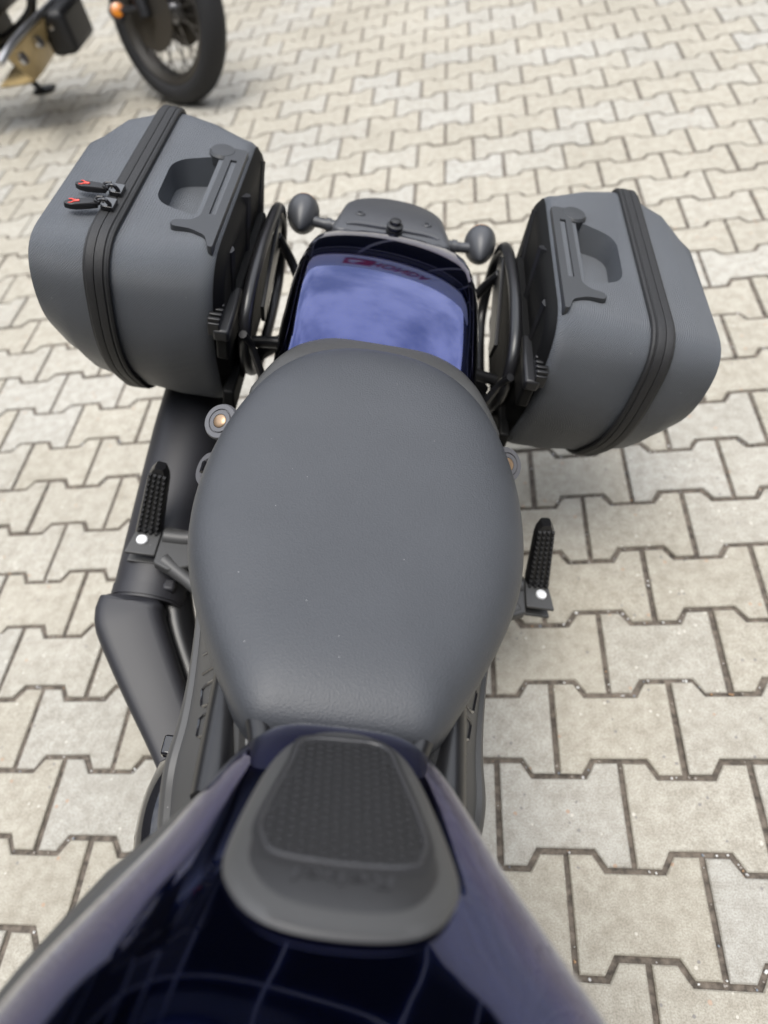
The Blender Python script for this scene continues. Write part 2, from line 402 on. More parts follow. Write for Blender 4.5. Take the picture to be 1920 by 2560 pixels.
sgn = empty('sign'); sgn.parent = sh; sgn.location = (-.3, -.52, 4.25); sgn.scale = (1.6, 1, 2.6)
bm = BM(); add_box(bm, (.35, 0, 0), (.66, .08, .30)); finish(bm, 'sign_panel', M['signred'], sgn, smooth=False)
bm = BM()
for k in range(4):
    add_extrude(bm, [(.10, -.08 + .045 * k), (.42 - .05 * k, -.08 + .045 * k), (.47 - .05 * k, -.05 + .045 * k), (.10 + .05 * k, -.05 + .045 * k)], lambda a, b: Vector((a, -.045, b)), lambda a, b: Vector((a, -.06, b)))
finish(bm, 'wing_mark', M['white'], sgn, smooth=False)
def text_mesh(name, s, size, depth, m, parent, mw, ax='CENTER', shear=0):
    cu = bpy.data.curves.new(name, 'FONT'); cu.body = s; cu.size = size; cu.extrude = depth; cu.align_x = ax; cu.align_y = 'CENTER'; cu.shear = shear
    cu.resolution_u = 3
    t = bpy.data.objects.new(name, cu); COL.objects.link(t); dg = bpy.context.evaluated_depsgraph_get()
    me = bpy.data.meshes.new_from_object(t.evaluated_get(dg)); bpy.data.objects.remove(t); me.name = name
    me.transform(mw); me.materials.clear(); return link(name, me, m, parent)
text_mesh('sign_letters', 'HONDA', .36, .03, M['signred'], sgn, Matrix.Translation((1.27, -.02, 0)) @ Matrix.Rotation(PI / 2, 4, 'X'))

# ------------------------------------------------------------------ the motorcycle (x = its left, y = rearwards, z = up)
BX = Matrix(((0.95366, 0.01134, 0.30069, -0.31418), (-0.01082, 0.99994, -0.00341, 0.00356), (-0.30071, 0, 0.95372, 0), (0, 0, 0, 1)))
bike = empty('motorcycle', mw=BX, label='dark blue motorcycle with a wide grey single seat, leaning in the foreground', cat='motorcycle')

# seat ------------------------------------------------
OUT = [(-.062, -.394), (-.088, -.380), (-.107, -.350), (-.130, -.310), (-.153, -.263), (-.172, -.212), (-.181, -.155), (-.180, -.095), (-.171, -.04), (-.153, .014), (-.128, .060), (-.093, .096), (-.048, .117), (0, .123)]
OUT = OUT + [(-x, y) for x, y in OUT[-2::-1]]
def closed_smooth(pts, n):
    L = len(pts); o = []
    for i in range(L):
        p0, p1, p2, p3 = [Vector((*pts[(i + k) % L], 0)) for k in (-1, 0, 1, 2)]
        for j in range(6):
            t = j / 6; o.append((.5 * ((2 * p1) + (p2 - p0) * t + (2 * p0 - 5 * p1 + 4 * p2 - p3) * t * t + (3 * p1 - p0 - 3 * p2 + p3) * t ** 3)).to_2d())
    return resample(o, n)
SO = closed_smooth(OUT, 112)
def seat_top(v): return sinterp(v, [-.40, -.34, -.26, -.16, -.06, .04, .12], [.712, .706, .694, .686, .686, .692, .694])
def pillow(outline, top, h, n, c=(0, -.14), side=.05, dz=0, rings=22):
    bm = BM(); c = Vector(c); secs = []
    for k in range(rings + 1):
        s = math.sin(k / rings * PI / 2) if k < rings else 1.0
        s = max(s, .02)
        secs.append([Vector((*(c + (p - c) * s), top((c + (p - c) * s).y) + dz - h * (1 - (max(0, 1 - s ** n)) ** (1 / n)))) for p in outline])
    secs.append([Vector((*(c + (p - c) * .985), top(p.y) + dz - h - side)) for p in outline])
    secs.append([Vector((*(c + (p - c) * .80), top(p.y) + dz - h - side - .004)) for p in outline])
    add_loft(bm, secs); return bm
finish(pillow(SO, seat_top, .068, 3.9, side=.04), 'seat', M['vinyl'], bike, angle=70)
# rear lip of the seat (lower step behind the cushion)
lip = [Vector((p.x * (.985 if p.y > .0 else .94), p.y + .036 * max(0, min(1, (p.y + .02) / .1)) if p.y > -.02 else (p.y + .02) * .35 - .02)) for p in SO]
lip = resample(lip, 112)
finish(pillow(lip, lambda v: .668 - .020 * max(0, (-.02 - v) / .2) - max(0, v - .08) * .12, .022, 5.0, side=.02), 'seat_lip', M['rim'], bike, angle=70)

# rear fender ------------------------------------------
WC = Vector((0, .262, .305))
FR = .372
def fender_sec(a, r, hw):
    """a: angle from top, positive rearwards"""
    o = []
    for i in range(33):
        t = -1 + 2 * i / 32
        x = hw * (math.sin(t * PI / 2) * .45 + t * .55)
        drop = .027 * t * t + .055 * max(0, (abs(t) - .68) / .32) ** 2.6
        rr = r - drop
        o.append(Vector((x * (1 + .0 * t), WC.y + rr * math.sin(a), WC.z + rr * math.cos(a))))
    return o
bm = BM(); secs = []; inner = []
for i in range(41):
    a = R(-52 + 85 * i / 40)
    hw = .145 - .015 * max(0, (i - 26) / 14) ** 2
    f = FR - (.0 if i < 38 else .004 * (i - 37))
    secs.append(fender_sec(a, f, hw))
    inner.append(fender_sec(a, f - .006, hw - .004))
rows = add_loft(bm, secs, closed=False); rows2 = add_loft(bm, inner, closed=False)
n = len(rows[0])
for A, Bq in ((rows[0], rows2[0]), (rows[-1], rows2[-1])):
    for i in range(n - 1): bm.faces.new((A[i], A[i + 1], Bq[i + 1], Bq[i]))
for k in (0, n - 1):
    for i in range(len(rows) - 1): bm.faces.new((rows[i][k], rows[i + 1][k], rows2[i + 1][k], rows2[i][k]))
finish(bm, 'rear_fender', M['blue'], bike, angle=60)

# licence bracket, lamps --------------------------------
brk = None
bo = rpoly([(-.103, .462), (-.084, .598), (-.034, .634), (.034, .634), (.084, .598), (.103, .462)], [.02, .03, .03, .03, .03, .02], 6)
def bz(v): return .612 - (v - .45) * .16
bm = BM(); add_loft(bm, [[Vector((p.x * .97, p.y, bz(p.y) - .05)) for p in bo], [Vector((p.x, p.y, bz(p.y) - .012)) for p in bo], [Vector((p.x * .985, .53 + (p.y - .53) * .985, bz(p.y) - .003)) for p in bo], [Vector((p.x * .94, .53 + (p.y - .53) * .95, bz(p.y))) for p in bo]])
brk = finish(bm, 'licence_bracket', M['grey'], bike, angle=50)
bm = BM(); add_tube(bm, [(-.078, .486, bz(.486)), (-.05, .492, bz(.49) + .002), (.05, .492, bz(.49) + .002), (.078, .486, bz(.486))], .0035, 8)
finish(bm, 'bracket_rib', M['grey'], brk)
for s in (-1, 1):
    bm = BM(); add_lathe(bm, (s * .058, .538, bz(.538) - .001), (0, .16, 1), [(.0085, 0), (.0085, .0025), (.0075, .0035), (.0045, .0035), (.004, .001), (.0001, .001)], 16)
    finish(bm, 'screw', M['grey'], brk)
bm = BM()
add_lathe(bm, (.002, .478, bz(.478) - .002), (0, .05, 1), [(.014, 0), (.014, .003), (.0115, .0035), (.0115, .007), (.0138, .0075), (.0138, .0105), (.0115, .011), (.0115, .0145), (.0138, .015), (.0138, .018), (.0095, .020), (.0090, .026), (.005, .028), (.0001, .028)], 20)
finish(bm, 'rubber_stop', M['black'], brk)
for s in (-1, 1):
    ts = bpy.data.objects.new('turn_signal', None); COL.objects.link(ts); ts.parent = bike
    bm = BM(); c = Vector((s * .154, .512, .588)); secs = []
    for k in range(17):
        t = k / 16; y = -.036 + .062 * t
        r = .0275 * (math.sin(PI * min(1, t * .62 + .0)) ** .75 if t > 0 else .02) * (1 if t < .97 else .93)
        secs.append([c + Vector((r * math.cos(2 * PI * i / 24), y, 1.18 * r * math.sin(2 * PI * i / 24))) for i in range(24)])
    add_loft(bm, secs); ob = finish(bm, 'signal_housing', M['grey'], ts, angle=50)
    bm = BM(); secs = []
    for k in range(7):
        t = k / 6; r = .0255 * math.cos(t * PI / 2) ** .5 if t < 1 else .001
        secs.append([c + Vector((r * math.cos(2 * PI * i / 24), .0255 + .009 * t, 1.18 * r * math.sin(2 * PI * i / 24))) for i in range(24)])
    add_loft(bm, secs); finish(bm, 'lens', M['amber'], ts)
    bm = BM(); add_tube(bm, [(s * .150, .508, .590), (s * .12, .505, .588), (s * .098, .503, .588), (s * .075, .50, .588)], [.0095, .0085, .010, .013], 14)
    add_lathe(bm, (s * .108, .504, .588), (s, 0, 0), [(.0115, -.004), (.0115, .004)], 14)
    finish(bm, 'signal_stem', M['grey'], ts)

# rear wheel ---------------------------------------------
def wheel_parts(parent, c, ax, r, w, spokes, rim_m, hub_m, tread=True, base=None, wire=False):
    c = Vector(c); x, y, z = axis_frame(ax)
    def ring(rad, off, k, n): a = 2 * PI * k / n; return c + (x * math.cos(a) + y * math.sin(a)) * rad + z * off
    n = 72; prof = []
    for j in range(17):
        t = -PI * .78 + 2 * PI * .78 * j / 16; rr = w / 2
        prof.append((r - rr * .78 + rr * .78 * math.cos(t) , rr * math.sin(t) * (1.0)))
    bm = BM(); secs = [[ring(pr, po, k, n) for pr, po in prof] for k in range(n)]; secs.append(secs[0]); add_loft(bm, secs, cap=False)
    finish(bm, 'tyre', M['rubber'], parent, base, angle=60)
    if tread:
        bm = BM(); m_ = 44
        for k in range(m_):
            for s in (-1, 0, 1):
                a = 2 * PI * (k + .5 * (s == 0)) / m_; d = x * math.cos(a) + y * math.sin(a); tt = -x * math.sin(a) + y * math.cos(a)
                t = s * .62; rr = w / 2
                p = c + d * (r - rr * .78 + rr * .78 * math.cos(t) + .002) + z * (rr * math.sin(t))
                nrm = (d * math.cos(t) + z * math.sin(t)).normalized(); b_ = nrm.cross(tt).normalized()
                add_box(bm, p, (.030, .034, .0055), Matrix((tt, b_, nrm)).transposed())
        finish(bm, 'tread_blocks', M['rubber'], parent, base, smooth=False)['kind'] = 'stuff'
    ri = r - w * .78
    bm = BM(); pr = [(ri + .004, -w * .36), (ri + .012, -w * .33), (ri - .012, -w * .2), (ri - .02, 0), (ri - .012, w * .2), (ri + .012, w * .33), (ri + .004, w * .36), (ri - .024, w * .2), (ri - .030, 0), (ri - .024, -w * .2)]
    secs = [[ring(a, b, k, n) for a, b in pr] for k in range(n)]; secs.append(secs[0]); add_loft(bm, secs, cap=False)
    finish(bm, 'rim', rim_m, parent, base)
    bm = BM(); add_lathe(bm, c - z * .055, z, [(.012, -.01), (.05, 0), (.05, .012), (.028, .016), (.028, .094), (.05, .098), (.05, .11), (.012, .12)], 24)
    finish(bm, 'hub', hub_m, parent, base)
    for k in range(spokes):
        bm = BM(); a = 2 * PI * k / spokes
        if wire:
            sgn_ = 1 if k % 2 else -1; a2 = a + .35 * (1 if (k // 2) % 2 else -1)
            p0 = c + (x * math.cos(a2) + y * math.sin(a2)) * .045 + z * (.045 * sgn_); p1 = c + (x * math.cos(a) + y * math.sin(a)) * (ri - .022)
            add_tube(bm, [p0, p1], .0035, 6, smooth=False)
        else:
            d = x * math.cos(a) + y * math.sin(a); add_tube(bm, [c + d * .04, c + d * (ri - .02)], [.016, .011], 8, smooth=False)
        finish(bm, 'spoke', rim_m, parent, base)
rw = bpy.data.objects.new('rear_wheel', None); COL.objects.link(rw); rw.parent = bike
wheel_parts(rw, WC, (1, 0, 0), .312, .185, 5, M['black'], M['black'], tread=False)

# tank -----------------------------------------------------
TV = [.396, .404, .425, .46, .50, .54, .58, .64, .72, .80, .88, .93]
TT = [.722, .738, .762, .795, .829, .863, .897, .938, .958, .95, .90, .85]
TH = [.046, .060, .079, .099, .120, .145, .168, .190, .192, .168, .115, .06]
TB = [.704, .700, .696, .694, .694, .696, .698, .704, .715, .73, .75, .78]
def t_top(v): return sinterp(-v, TV, TT)
def t_hw(v): return sinterp(-v, TV, TH)
def t_lo(v): return sinterp(-v, TV, TB)
TN = 3.0
def tank_w(u, v):
    q = min(1, abs(u) / t_hw(v)); return t_lo(v) + (t_top(v) - t_lo(v)) * (1 - q ** TN) ** (1 / TN)
bm = BM(); secs = []
for k in range(70):
    v = -.396 - .534 * k / 69; hw = t_hw(v); s = []
    for i in range(49):
        t = PI * i / 48; cx = math.cos(t); sx = math.sin(t)
        u = hw * math.copysign(abs(cx) ** (2 / TN), cx); s.append(Vector((u, v, t_lo(v) + (t_top(v) - t_lo(v)) * sx ** (2 / TN))))
    s += [Vector((-hw * .93, v, t_lo(v) - .012)), Vector((hw * .93, v, t_lo(v) - .012))]
    secs.append(s)
add_loft(bm, secs); tank = finish(bm, 'fuel_tank', M['blue'], bike, angle=50)
# matte trim along the lower edge of the tank
for s in (-1, 1):
    bm = BM(); secs = []
    for k in range(40):
        v = -.425 - .40 * k / 39; hw = t_hw(v); e = min(1, k / 8)
        prof = [(-.006, -.030), (.018 * e + .002, -.026), (.029 * e + .002, -.014), (.028 * e + .002, -.002), (.010 * e + .001, .014 * e), (-.004, .012 * e)]
        secs.append([Vector((s * (hw + a), v, t_lo(v) + b - .004)) for a, b in prof])
    add_loft(bm, secs); finish(bm, 'tank_trim', M['trim'], tank, angle=60)
# tank pad
PO = [(-.034, -.424), (-.010, -.412), (.014, -.412), (.036, -.424), (.050, -.452), (.0635, -.512), (.056, -.535), (.036, -.549), (0, -.553), (-.036, -.549), (-.057, -.535), (-.0645, -.512), (-.051, -.452)]
po = closed_smooth(PO, 72); pc = Vector((0, -.49))
def on_tank(p, h): return Vector((p.x, p.y, tank_w(p.x, p.y) + h))
bm = BM(); secs = []
for sc, h in ((.97, -.004), (1.0, .001), (1.0, .004), (.965, .0068), (.90, .0075), (.83, .0095), (.75, .0100), (.6, .0102), (.4, .0102), (.2, .0102), (.03, .0102)):
    secs.append([on_tank(pc + (p - pc) * sc, h) for p in po])
add_loft(bm, secs); pad = finish(bm, 'tank_pad', M['trim'], bike, angle=50)
PI_ = [(-.030, -.424), (.0, -.4195), (.026, -.422), (.0345, -.445), (.0455, -.488), (.043, -.502), (.035, -.510), (0, -.5125), (-.036, -.510), (-.0445, -.502), (-.0475, -.488), (-.036, -.445)]
pi_ = closed_smooth([(x, y - .004) for x, y in PI_], 72); pic = Vector((0, -.468))
bm = BM(); add_loft(bm, [[on_tank(pic + (p - pic) * 1.10, .0105) for p in pi_], [on_tank(pic + (p - pic) * 1.02, .0108) for p in pi_], [on_tank(pic + (p - pic) * .5, .0108) for p in pi_], [on_tank(pic + (p - pic) * .03, .0108) for p in pi_]])
finish(bm, 'grip_field', M['pad'], pad, angle=50)
bm = BM(); add_loft(bm, [[on_tank(pc + (p - pc) * .80, .0099) for p in po], [on_tank(pc + (p - pc) * .79, .0104) for p in po], [on_tank(pc + (p - pc) * .4, .0104) for p in po], [on_tank(pc + (p - pc) * .03, .0104) for p in po]])
finish(bm, 'pad_face', M['pad'], pad, angle=50)
bm = BM(); add_tube(bm, [on_tank(p, .0112) for p in pi_], .0012, 8, smooth=False, closed=True); finish(bm, 'grip_border', M['pad_line'], pad)
def inside(p, poly):
    c = False; n = len(poly)
    for i in range(n):
        a, b = poly[i], poly[i - 1]
        if (a.y > p.y) != (b.y > p.y) and p.x < (b.x - a.x) * (p.y - a.y) / (b.y - a.y) + a.x: c = not c
    return c
bm = BM(); hs = .0041
shr = [pic + (p - pic) * .95 for p in pi_]
for i in range(-9, 10):
    for j in range(-12, 13):
        p = Vector((i * hs * 1.5, -.468 + (j + .5 * (i % 2)) * hs * 1.30))
        if not inside(p, shr): continue
        hx = lambda q, h: [on_tank(p + Vector((math.cos(PI * k / 3) * hs * q, math.sin(PI * k / 3) * hs * q * .76)), h) for k in range(6)]
        add_loft(bm, [hx(.92, .0105), hx(.86, .0116), hx(.60, .0118)])
finish(bm, 'hex_grip', M['pad'], pad, smooth=False)['kind'] = 'stuff'
# raised letters on the pad, draped over its face
pl = text_mesh('pad_letters', 'Rebel', .0155, .0007, M['pad_text'], pad, Matrix.Diagonal((1.55, 1, 1, 1)), shear=.12)
for v_ in pl.data.vertices:
    x, y, z = v_.co; q = Vector((-x, -.5235 - y * .62)); v_.co = on_tank(q, .0112 + z)

# side covers with 1100 -------------------------------------
SOUT = [(.166, -.180, .575), (.161, -.222, .565), (.156, -.262, .560), (.152, -.318, .558), (.152, -.358, .556), (.155, -.398, .552), (.152, -.435, .535), (.145, -.475, .520), (.14, -.53, .51)]
SIN = [(.150, -.19, .625), (.140, -.240, .632), (.126, -.282, .640), (.107, -.322, .645), (.092, -.360, .647), (.084, -.398, .643), (.082, -.435, .635), (.084, -.475, .628), (.09, -.53, .62)]
so_c = catmull(SOUT, 6); si_c = catmull(SIN, 6)
def panel_pt(s, i_f, t, h=0):
    """i_f along 0..1, t across 0 (outer) .. 1 (inner)"""
    k = i_f * (len(so_c) - 1); a = int(k); b = min(a + 1, len(so_c) - 1); f = k - a
    o_ = so_c[a].lerp(so_c[b], f); i_ = si_c[a].lerp(si_c[b], f); d = i_ - o_
    al = (so_c[b] - so_c[a]) if b != a else (so_c[a] - so_c[a - 1])
    nrm = d.cross(al).normalized()
    if nrm.x + nrm.z < 0: nrm = -nrm
    prof = interp(t, [0, .05, .10, .14, .6, 1], [.003, .0045, .004, .0, .001, .0])
    p = o_ + d * t + nrm * (prof + h); return Vector((s * p.x, p.y, p.z))
for s in (-1, 1):
    bm = BM(); secs = []
    ts = [0, .03, .05, .08, .10, .12, .14, .3, .45, .6, .8, 1]
    for k in range(49):
        i_f = k / 48
        secs.append([panel_pt(s, i_f, t) for t in ts] + [panel_pt(s, i_f, 1, -.008), panel_pt(s, i_f, .5, -.012), panel_pt(s, i_f, 0, -.012)])
    add_loft(bm, secs); cov_ = finish(bm, 'side_cover', M['trim'], bike, angle=25)
    # digits 1 1 0 0 as raised strokes
    strokes = {'1': [[(0, .75), (.35, 1), (.35, 0)]], '0': [[(.12, 0), (.88, 0), (1, .15), (1, .85), (.88, 1), (.12, 1), (0, .85), (0, .15), (.12, 0)]]}
    a0, a1 = (.30, .575)
    x0 = 0
    for ch, wd in (('1', .5), ('1', .5), ('0', 1.0), ('0', 1.0)):
        bm = BM()
        for st in strokes[ch]:
            pts = []
            for x, y in st:
                gx = (x0 + x * wd * .8) / 3.35; gx = gx if s < 0 else 1 - gx
                pts.append(panel_pt(s, a0 + (a1 - a0) * gx, .40 + .44 * y, .0002))
            add_tube(bm, pts, .0017, 6, smooth=False)
        finish(bm, 'numeral', M['gloss'], cov_)
        x0 += wd + .12
    # strip between cover and seat, and the frame tube beside the seat nose
    bm = BM(); secs = []
    for k in range(30):
        f = .20 + .79 * k / 29; q = panel_pt(s, f, 1, -.003); w_ = .020 * min(1, k / 12)
        d = Vector((-s * w_ * 1.25, -.003, .004 * min(1, k / 12)))
        secs.append([q + Vector((0, 0, -.003)), q + d * .5 + Vector((0, 0, -.003)), q + d, q + d + Vector((0, 0, -.012)), q + Vector((-s * .004, 0, -.012))])
    add_loft(bm, secs); finish(bm, 'inner_panel', M['grey'], bike, angle=40)
    bm = BM(); add_tube(bm, [(s * .132, -.235, .640), (s * .106, -.30, .652), (s * .086, -.345, .662), (s * .071, -.380, .670), (s * .064, -.405, .674), (s * .062, -.44, .674)], [.007, .009, .0105, .0105, .0105, .0105], 14)
    finish(bm, 'frame_tube', M['rod'], bike)
bm = BM(); add_box(bm, (0, -.36, .555), (.13, .16, .12)); add_box(bm, (0, -.22, .54), (.2, .3, .14)); finish(bm, 'battery_tray', M['black'], bike, bevel=.01)

# engine, chassis -------------------------------------------
bm = BM(); add_box(bm, (0, -.50, .36), (.30, .36, .36)); add_box(bm, (0, -.55, .56), (.20, .26, .2)); finish(bm, 'engine', M['black'], bike, bevel=.03, seg=3)
bm = BM(); add_lathe(bm, (-.12, -.405, .37), (-1, 0, 0), [(.085, 0), (.085, .03), (.080, .052), (.066, .068), (.042, .076), (.001, .078)], 36, (1, 1))
finish(bm, 'clutch_cover', M['gloss'], bike, angle=50)
bm = BM(); add_box(bm, (-.163, -.352, .475), (.030, .022, .014)); finish(bm, 'cable_bracket', M['gloss'], bike, bevel=.003)
bm = BM(); add_tube(bm, [(.10, -.30, .34), (.11, -.1, .33), (.115, .262, .305)], .024, 10); add_tube(bm, [(-.10, -.30, .34), (-.11, -.1, .33), (-.115, .262, .305)], .024, 10)
finish(bm, 'swingarm', M['black'], bike)
bm = BM()
for s in (-1, 1):
    add_tube(bm, [(s * .10, -.44, .64), (s * .112, -.2, .60), (s * .118, -.02, .60), (s * .118, .18, .60), (s * .105, .30, .56)], .016, 10)
finish(bm, 'subframe', M['rod'], bike)
for s in (-1, 1):
    sk = bpy.data.objects.new('shock_absorber', None); COL.objects.link(sk); sk.parent = bike
    bm = BM(); add_tube(bm, [(s * .150, -.01, .60), (s * .150, .18, .33)], .017, 12, smooth=False); finish(bm, 'damper', M['black'], sk)
    bm = BM(); pts = []
    for k in range(90):
        a = 2 * PI * k / 12; f = k / 89; b_ = Vector((s * .150, .012, .575)).lerp(Vector((s * .150, .16, .36)), f); pts.append(b_ + Vector((.027 * math.cos(a), .023 * math.sin(a), .015 * math.sin(a))))
    add_tube(bm, pts, .0048, 6, smooth=False); finish(bm, 'spring', M['rod'], sk)
    bm = BM(); add_lathe(bm, (s * .184 - (.007 if s > 0 else 0), .008, .604), (s * .42, -.42, .82), [(.016, -.022), (.0225, -.006), (.0235, .001), (.0215, .005), (.0160, .005), (.0155, .003), (.0145, .003), (.0140, .0055), (.0092, .0055), (.0090, .003), (.001, .003)], 32)
    mc = finish(bm, 'mount_cap', M['cap'], sk)
    bm = BM(); add_lathe(bm, (s * .184 - (.007 if s > 0 else 0), .008, .604), (s * .42, -.42, .82), [(.0085, .002), (.0085, .0055), (.0065, .0068), (.001, .007)], 20); bo_ = finish(bm, 'mount_bolt', M['bronze'], sk)
bm = BM(); add_lathe(bm, (-.184, -.066, .600), (-.72, -.25, .66), [(.016, -.022), (.021, -.006), (.022, .001), (.020, .004), (.013, .004), (.012, .001), (.001, .001)], 32)
hb = finish(bm, 'helmet_holder', M['cap'], bike)
bm = BM(); add_box(bm, (-.190, -.068, .606), (.004, .016, .004), Matrix.Rotation(.8, 3, 'Y')); finish(bm, 'key_slot', M['gloss'], hb)

# exhaust -----------------------------------------------------
ex_ = bpy.data.objects.new('exhaust', None); COL.objects.link(ex_); ex_.parent = bike
def flat_tube(bm, pts, ra, rb, n=28, e=2.6, k=8):
    """superellipse tube: ra along x-ish, rb the other way, per point"""
    P = catmull(pts, k); T, N = frames(P); m = len(P); secs = []
    for i in range(m):
        f = i / (m - 1) * (len(pts) - 1); a = int(f); b = min(a + 1, len(pts) - 1); q = f - a
        xa = ra[a] * (1 - q) + ra[b] * q; xb = rb[a] * (1 - q) + rb[b] * q
        xx = (Vector((1, 0, 0)) - T[i] * T[i].x).normalized(); yy = T[i].cross(xx)
        secs.append([P[i] + xx * xa * math.copysign(abs(math.cos(2 * PI * j / n)) ** (2 / e), math.cos(2 * PI * j / n)) + yy * xb * math.copysign(abs(math.sin(2 * PI * j / n)) ** (2 / e), math.sin(2 * PI * j / n)) for j in range(n)])
    add_loft(bm, secs)
mf0 = Vector((-.298, -.070, .240)); mf1 = Vector((-.294, .36, .342))
bm = BM(); flat_tube(bm, [mf0, mf0.lerp(mf1, .3), mf0.lerp(mf1, .7), mf1], [.056, .060, .064, .062], [.058, .063, .066, .062], e=2.15)
finish(bm, 'muffler', M['muffler'], ex_, angle=50)
bm = BM(); d_ = (mf1 - mf0).normalized(); flat_tube(bm, [mf0 + d_ * .004, mf0 + d_ * .022], [.0585, .0585], [.061, .061], e=2.15, k=2); finish(bm, 'clamp_band', M['muffler'], ex_, angle=40)
bm = BM(); add_box(bm, mf0 + d_ * .013 + Vector((.035, 0, .047)), (.018, .02, .018)); finish(bm, 'clamp_lug', M['muffler'], ex_, bevel=.004)
bm = BM(); flat_tube(bm, [Vector((-.312, -.076, .248)), (-.3115, -.090, .246), (-.308, -.112, .244), (-.262, -.185, .232), (-.215, -.255, .220), (-.170, -.325, .21)], [.043, .050, .050, .044, .038, .032], [.046, .057, .056, .048, .042, .036], e=5.0, k=5)
finish(bm, 'heat_shield', M['muffler'], ex_, angle=35)
bm = BM(); add_tube(bm, [(-.27, -.03, .245), (-.245, -.10, .225), (-.195, -.19, .20), (-.15, -.30, .20), (-.08, -.42, .25)], .030, 16); finish(bm, 'exhaust_pipe', M['rod'], ex_)
bm = BM(); add_tube(bm, [(-.254, .015, .303), (-.250, .07, .318), (-.248, .12, .331)], .0045, 8); finish(bm, 'weld_seam', M['muffler'], ex_)

# passenger pegs ---------------------------------------------
for s in (-1, 1):
    pg = bpy.data.objects.new('footpeg', None); COL.objects.link(pg); pg.parent = bike
    bm = BM()
    add_tube(bm, [(s * .283, .004, .332), (s * .235, .006, .335), (s * .18, .02, .35), (s * .12, .05, .37)], [.014, .013, .012, .012], 10)
    add_tube(bm, [(s * .275, -.034, .326), (s * .235, -.060, .325), (s * .19, -.088, .325), (s * .12, -.12, .33)], [.014, .011, .011, .012], 10)
    add_extrude(bm, [(.286, .022), (.232, .018), (.222, -.010), (.225, -.042), (.262, -.056), (.286, -.046)], lambda a, b: Vector((s * a, b, .318)), lambda a, b: Vector((s * a, b, .336)))
    finish(bm, 'peg_bracket', M['trim'], pg, bevel=.003)
    bm = BM(); add_extrude(bm, [(.326, .004), (.302, .016), (.287, .016), (.287, -.034), (.332, -.034)], lambda a, b: Vector((s * a, b, .330)), lambda a, b: Vector((s * a, b, .336)))
    add_extrude(bm, [(.326, .004), (.302, .016), (.287, .016), (.287, -.034), (.332, -.034)], lambda a, b: Vector((s * a, b, .306)), lambda a, b: Vector((s * a, b, .312)))
    finish(bm, 'peg_hinge', M['trim'], pg, bevel=.0015)
    bm = BM(); add_lathe(bm, (s * .3115, -.010, .3355), (0, 0, 1), [(.0085, 0), (.0085, .003), (.007, .0045), (.001, .005)], 20); finish(bm, 'pin', M['chrome'], pg)
    a = Vector((s * .3085, .012, .326)); b = Vector((s * .288, .052, .444)); dd = (b - a).normalized(); L_ = (b - a).length
    sd_ = Vector((s * 1, 0, 0)); sd_ = (sd_ - dd * sd_.dot(dd)).normalized(); nr = dd.cross(sd_); 
    if nr.y > 0: nr = -nr
    bm = BM(); secs = []
    for k in range(13):
        t = k / 12; hw = (.0195 - .0055 * t) * (1 if k < 11 else (.88 if k == 11 else .5)); th = .011
        c = a + dd * L_ * t
        secs.append([c + sd_ * hw * x + nr * th * y for x, y in ((1, .4), (.8, 1), (-.8, 1), (-1, .4), (-1, -.8), (-.7, -1), (.7, -1), (1, -.8))])
    add_loft(bm, secs); finish(bm, 'peg_bar', M['rod'], pg, angle=40)
    bm = BM()
    for k in range(12):
        for j in range(4):
            t = .08 + .82 * k / 11; hw = (.0195 - .0055 * t) * .78
            c = a + dd * L_ * t + sd_ * hw * (-1 + 2 * j / 3) * .9 + nr * .0112; q = .0029
            add_loft(bm, [[c + dd * q * x * 1.25 + sd_ * q * y * .9 for x, y in ((1, 1), (-1, 1), (-1, -1), (1, -1))], [c + (dd * q * x * 1.25 + sd_ * q * y * .9) * .5 + nr * .0042 for x, y in ((1, 1), (-1, 1), (-1, -1), (1, -1))]])
    finish(bm, 'peg_rubber', M['rubber'], pg, smooth=False)

# luggage rack on both sides ----------------------------------
for s in (-1, 1):
    rk = bpy.data.objects.new('luggage_rack', None); COL.objects.link(rk); rk.parent = bike
    X = s * .190
    loop = [(.47, .622), (.515, .585), (.53, .53), (.50, .46), (.40, .44), (.28, .455), (.205, .52), (.185, .585), (.215, .63), (.29, .645), (.38, .640)]
    loop = closed_smooth(loop, 60)
    bm = BM(); add_tube(bm, [(X, p.x, p.y) for p in loop], .0092, 12, smooth=False, closed=True); finish(bm, 'rack_loop', M['rod'], rk)
    bm = BM(); add_tube(bm, [(X, .175, .605), (s * .180, .185, .575), (s * .158, .17, .52), (s * .150, .14, .515)], .0062, 8); add_lathe(bm, (s * .150, .135, .515), (s, 0, .3), [(.011, -.012), (.011, .012)], 14)
    finish(bm, 'front_stay', M['rod'], rk)
    bm = BM(); add_extrude(bm, [(.30, .53), (.44, .57), (.455, .615), (.43, .628), (.29, .565)], lambda a, b: Vector((X - s * .004, a, b)), lambda a, b: Vector((X - s * .010, a, b)))
    add_tube(bm, [(X - s * .006, .43, .60), (s * .16, .44, .55), (s * .125, .40, .50)], .008, 8)
    finish(bm, 'rear_stay', M['rod'], rk, bevel=.001)
    bm = BM(); add_tube(bm, [(X, .30, .46), (s * .15, .30, .50), (s * .12, .30, .52)], .011, 10); add_tube(bm, [(X, .25, .53), (s * .13, .25, .54)], .009, 10)
    add_lathe(bm, (s * .14, .25, .54), (s, 0, 0), [(.016, -.02), (.016, .006)], 14)
    finish(bm, 'cross_stay', M['rod'], rk)
    bm = BM(); add_extrude(bm, [(.23, .47), (.23, .60), (.27, .625), (.46, .612), (.50, .56), (.47, .475)], lambda a, b: Vector((X + s * .010, a, b)), lambda a, b: Vector((X + s * .014, a, b)))
    finish(bm, 'adapter_plate', M['inner'], rk, bevel=.001)

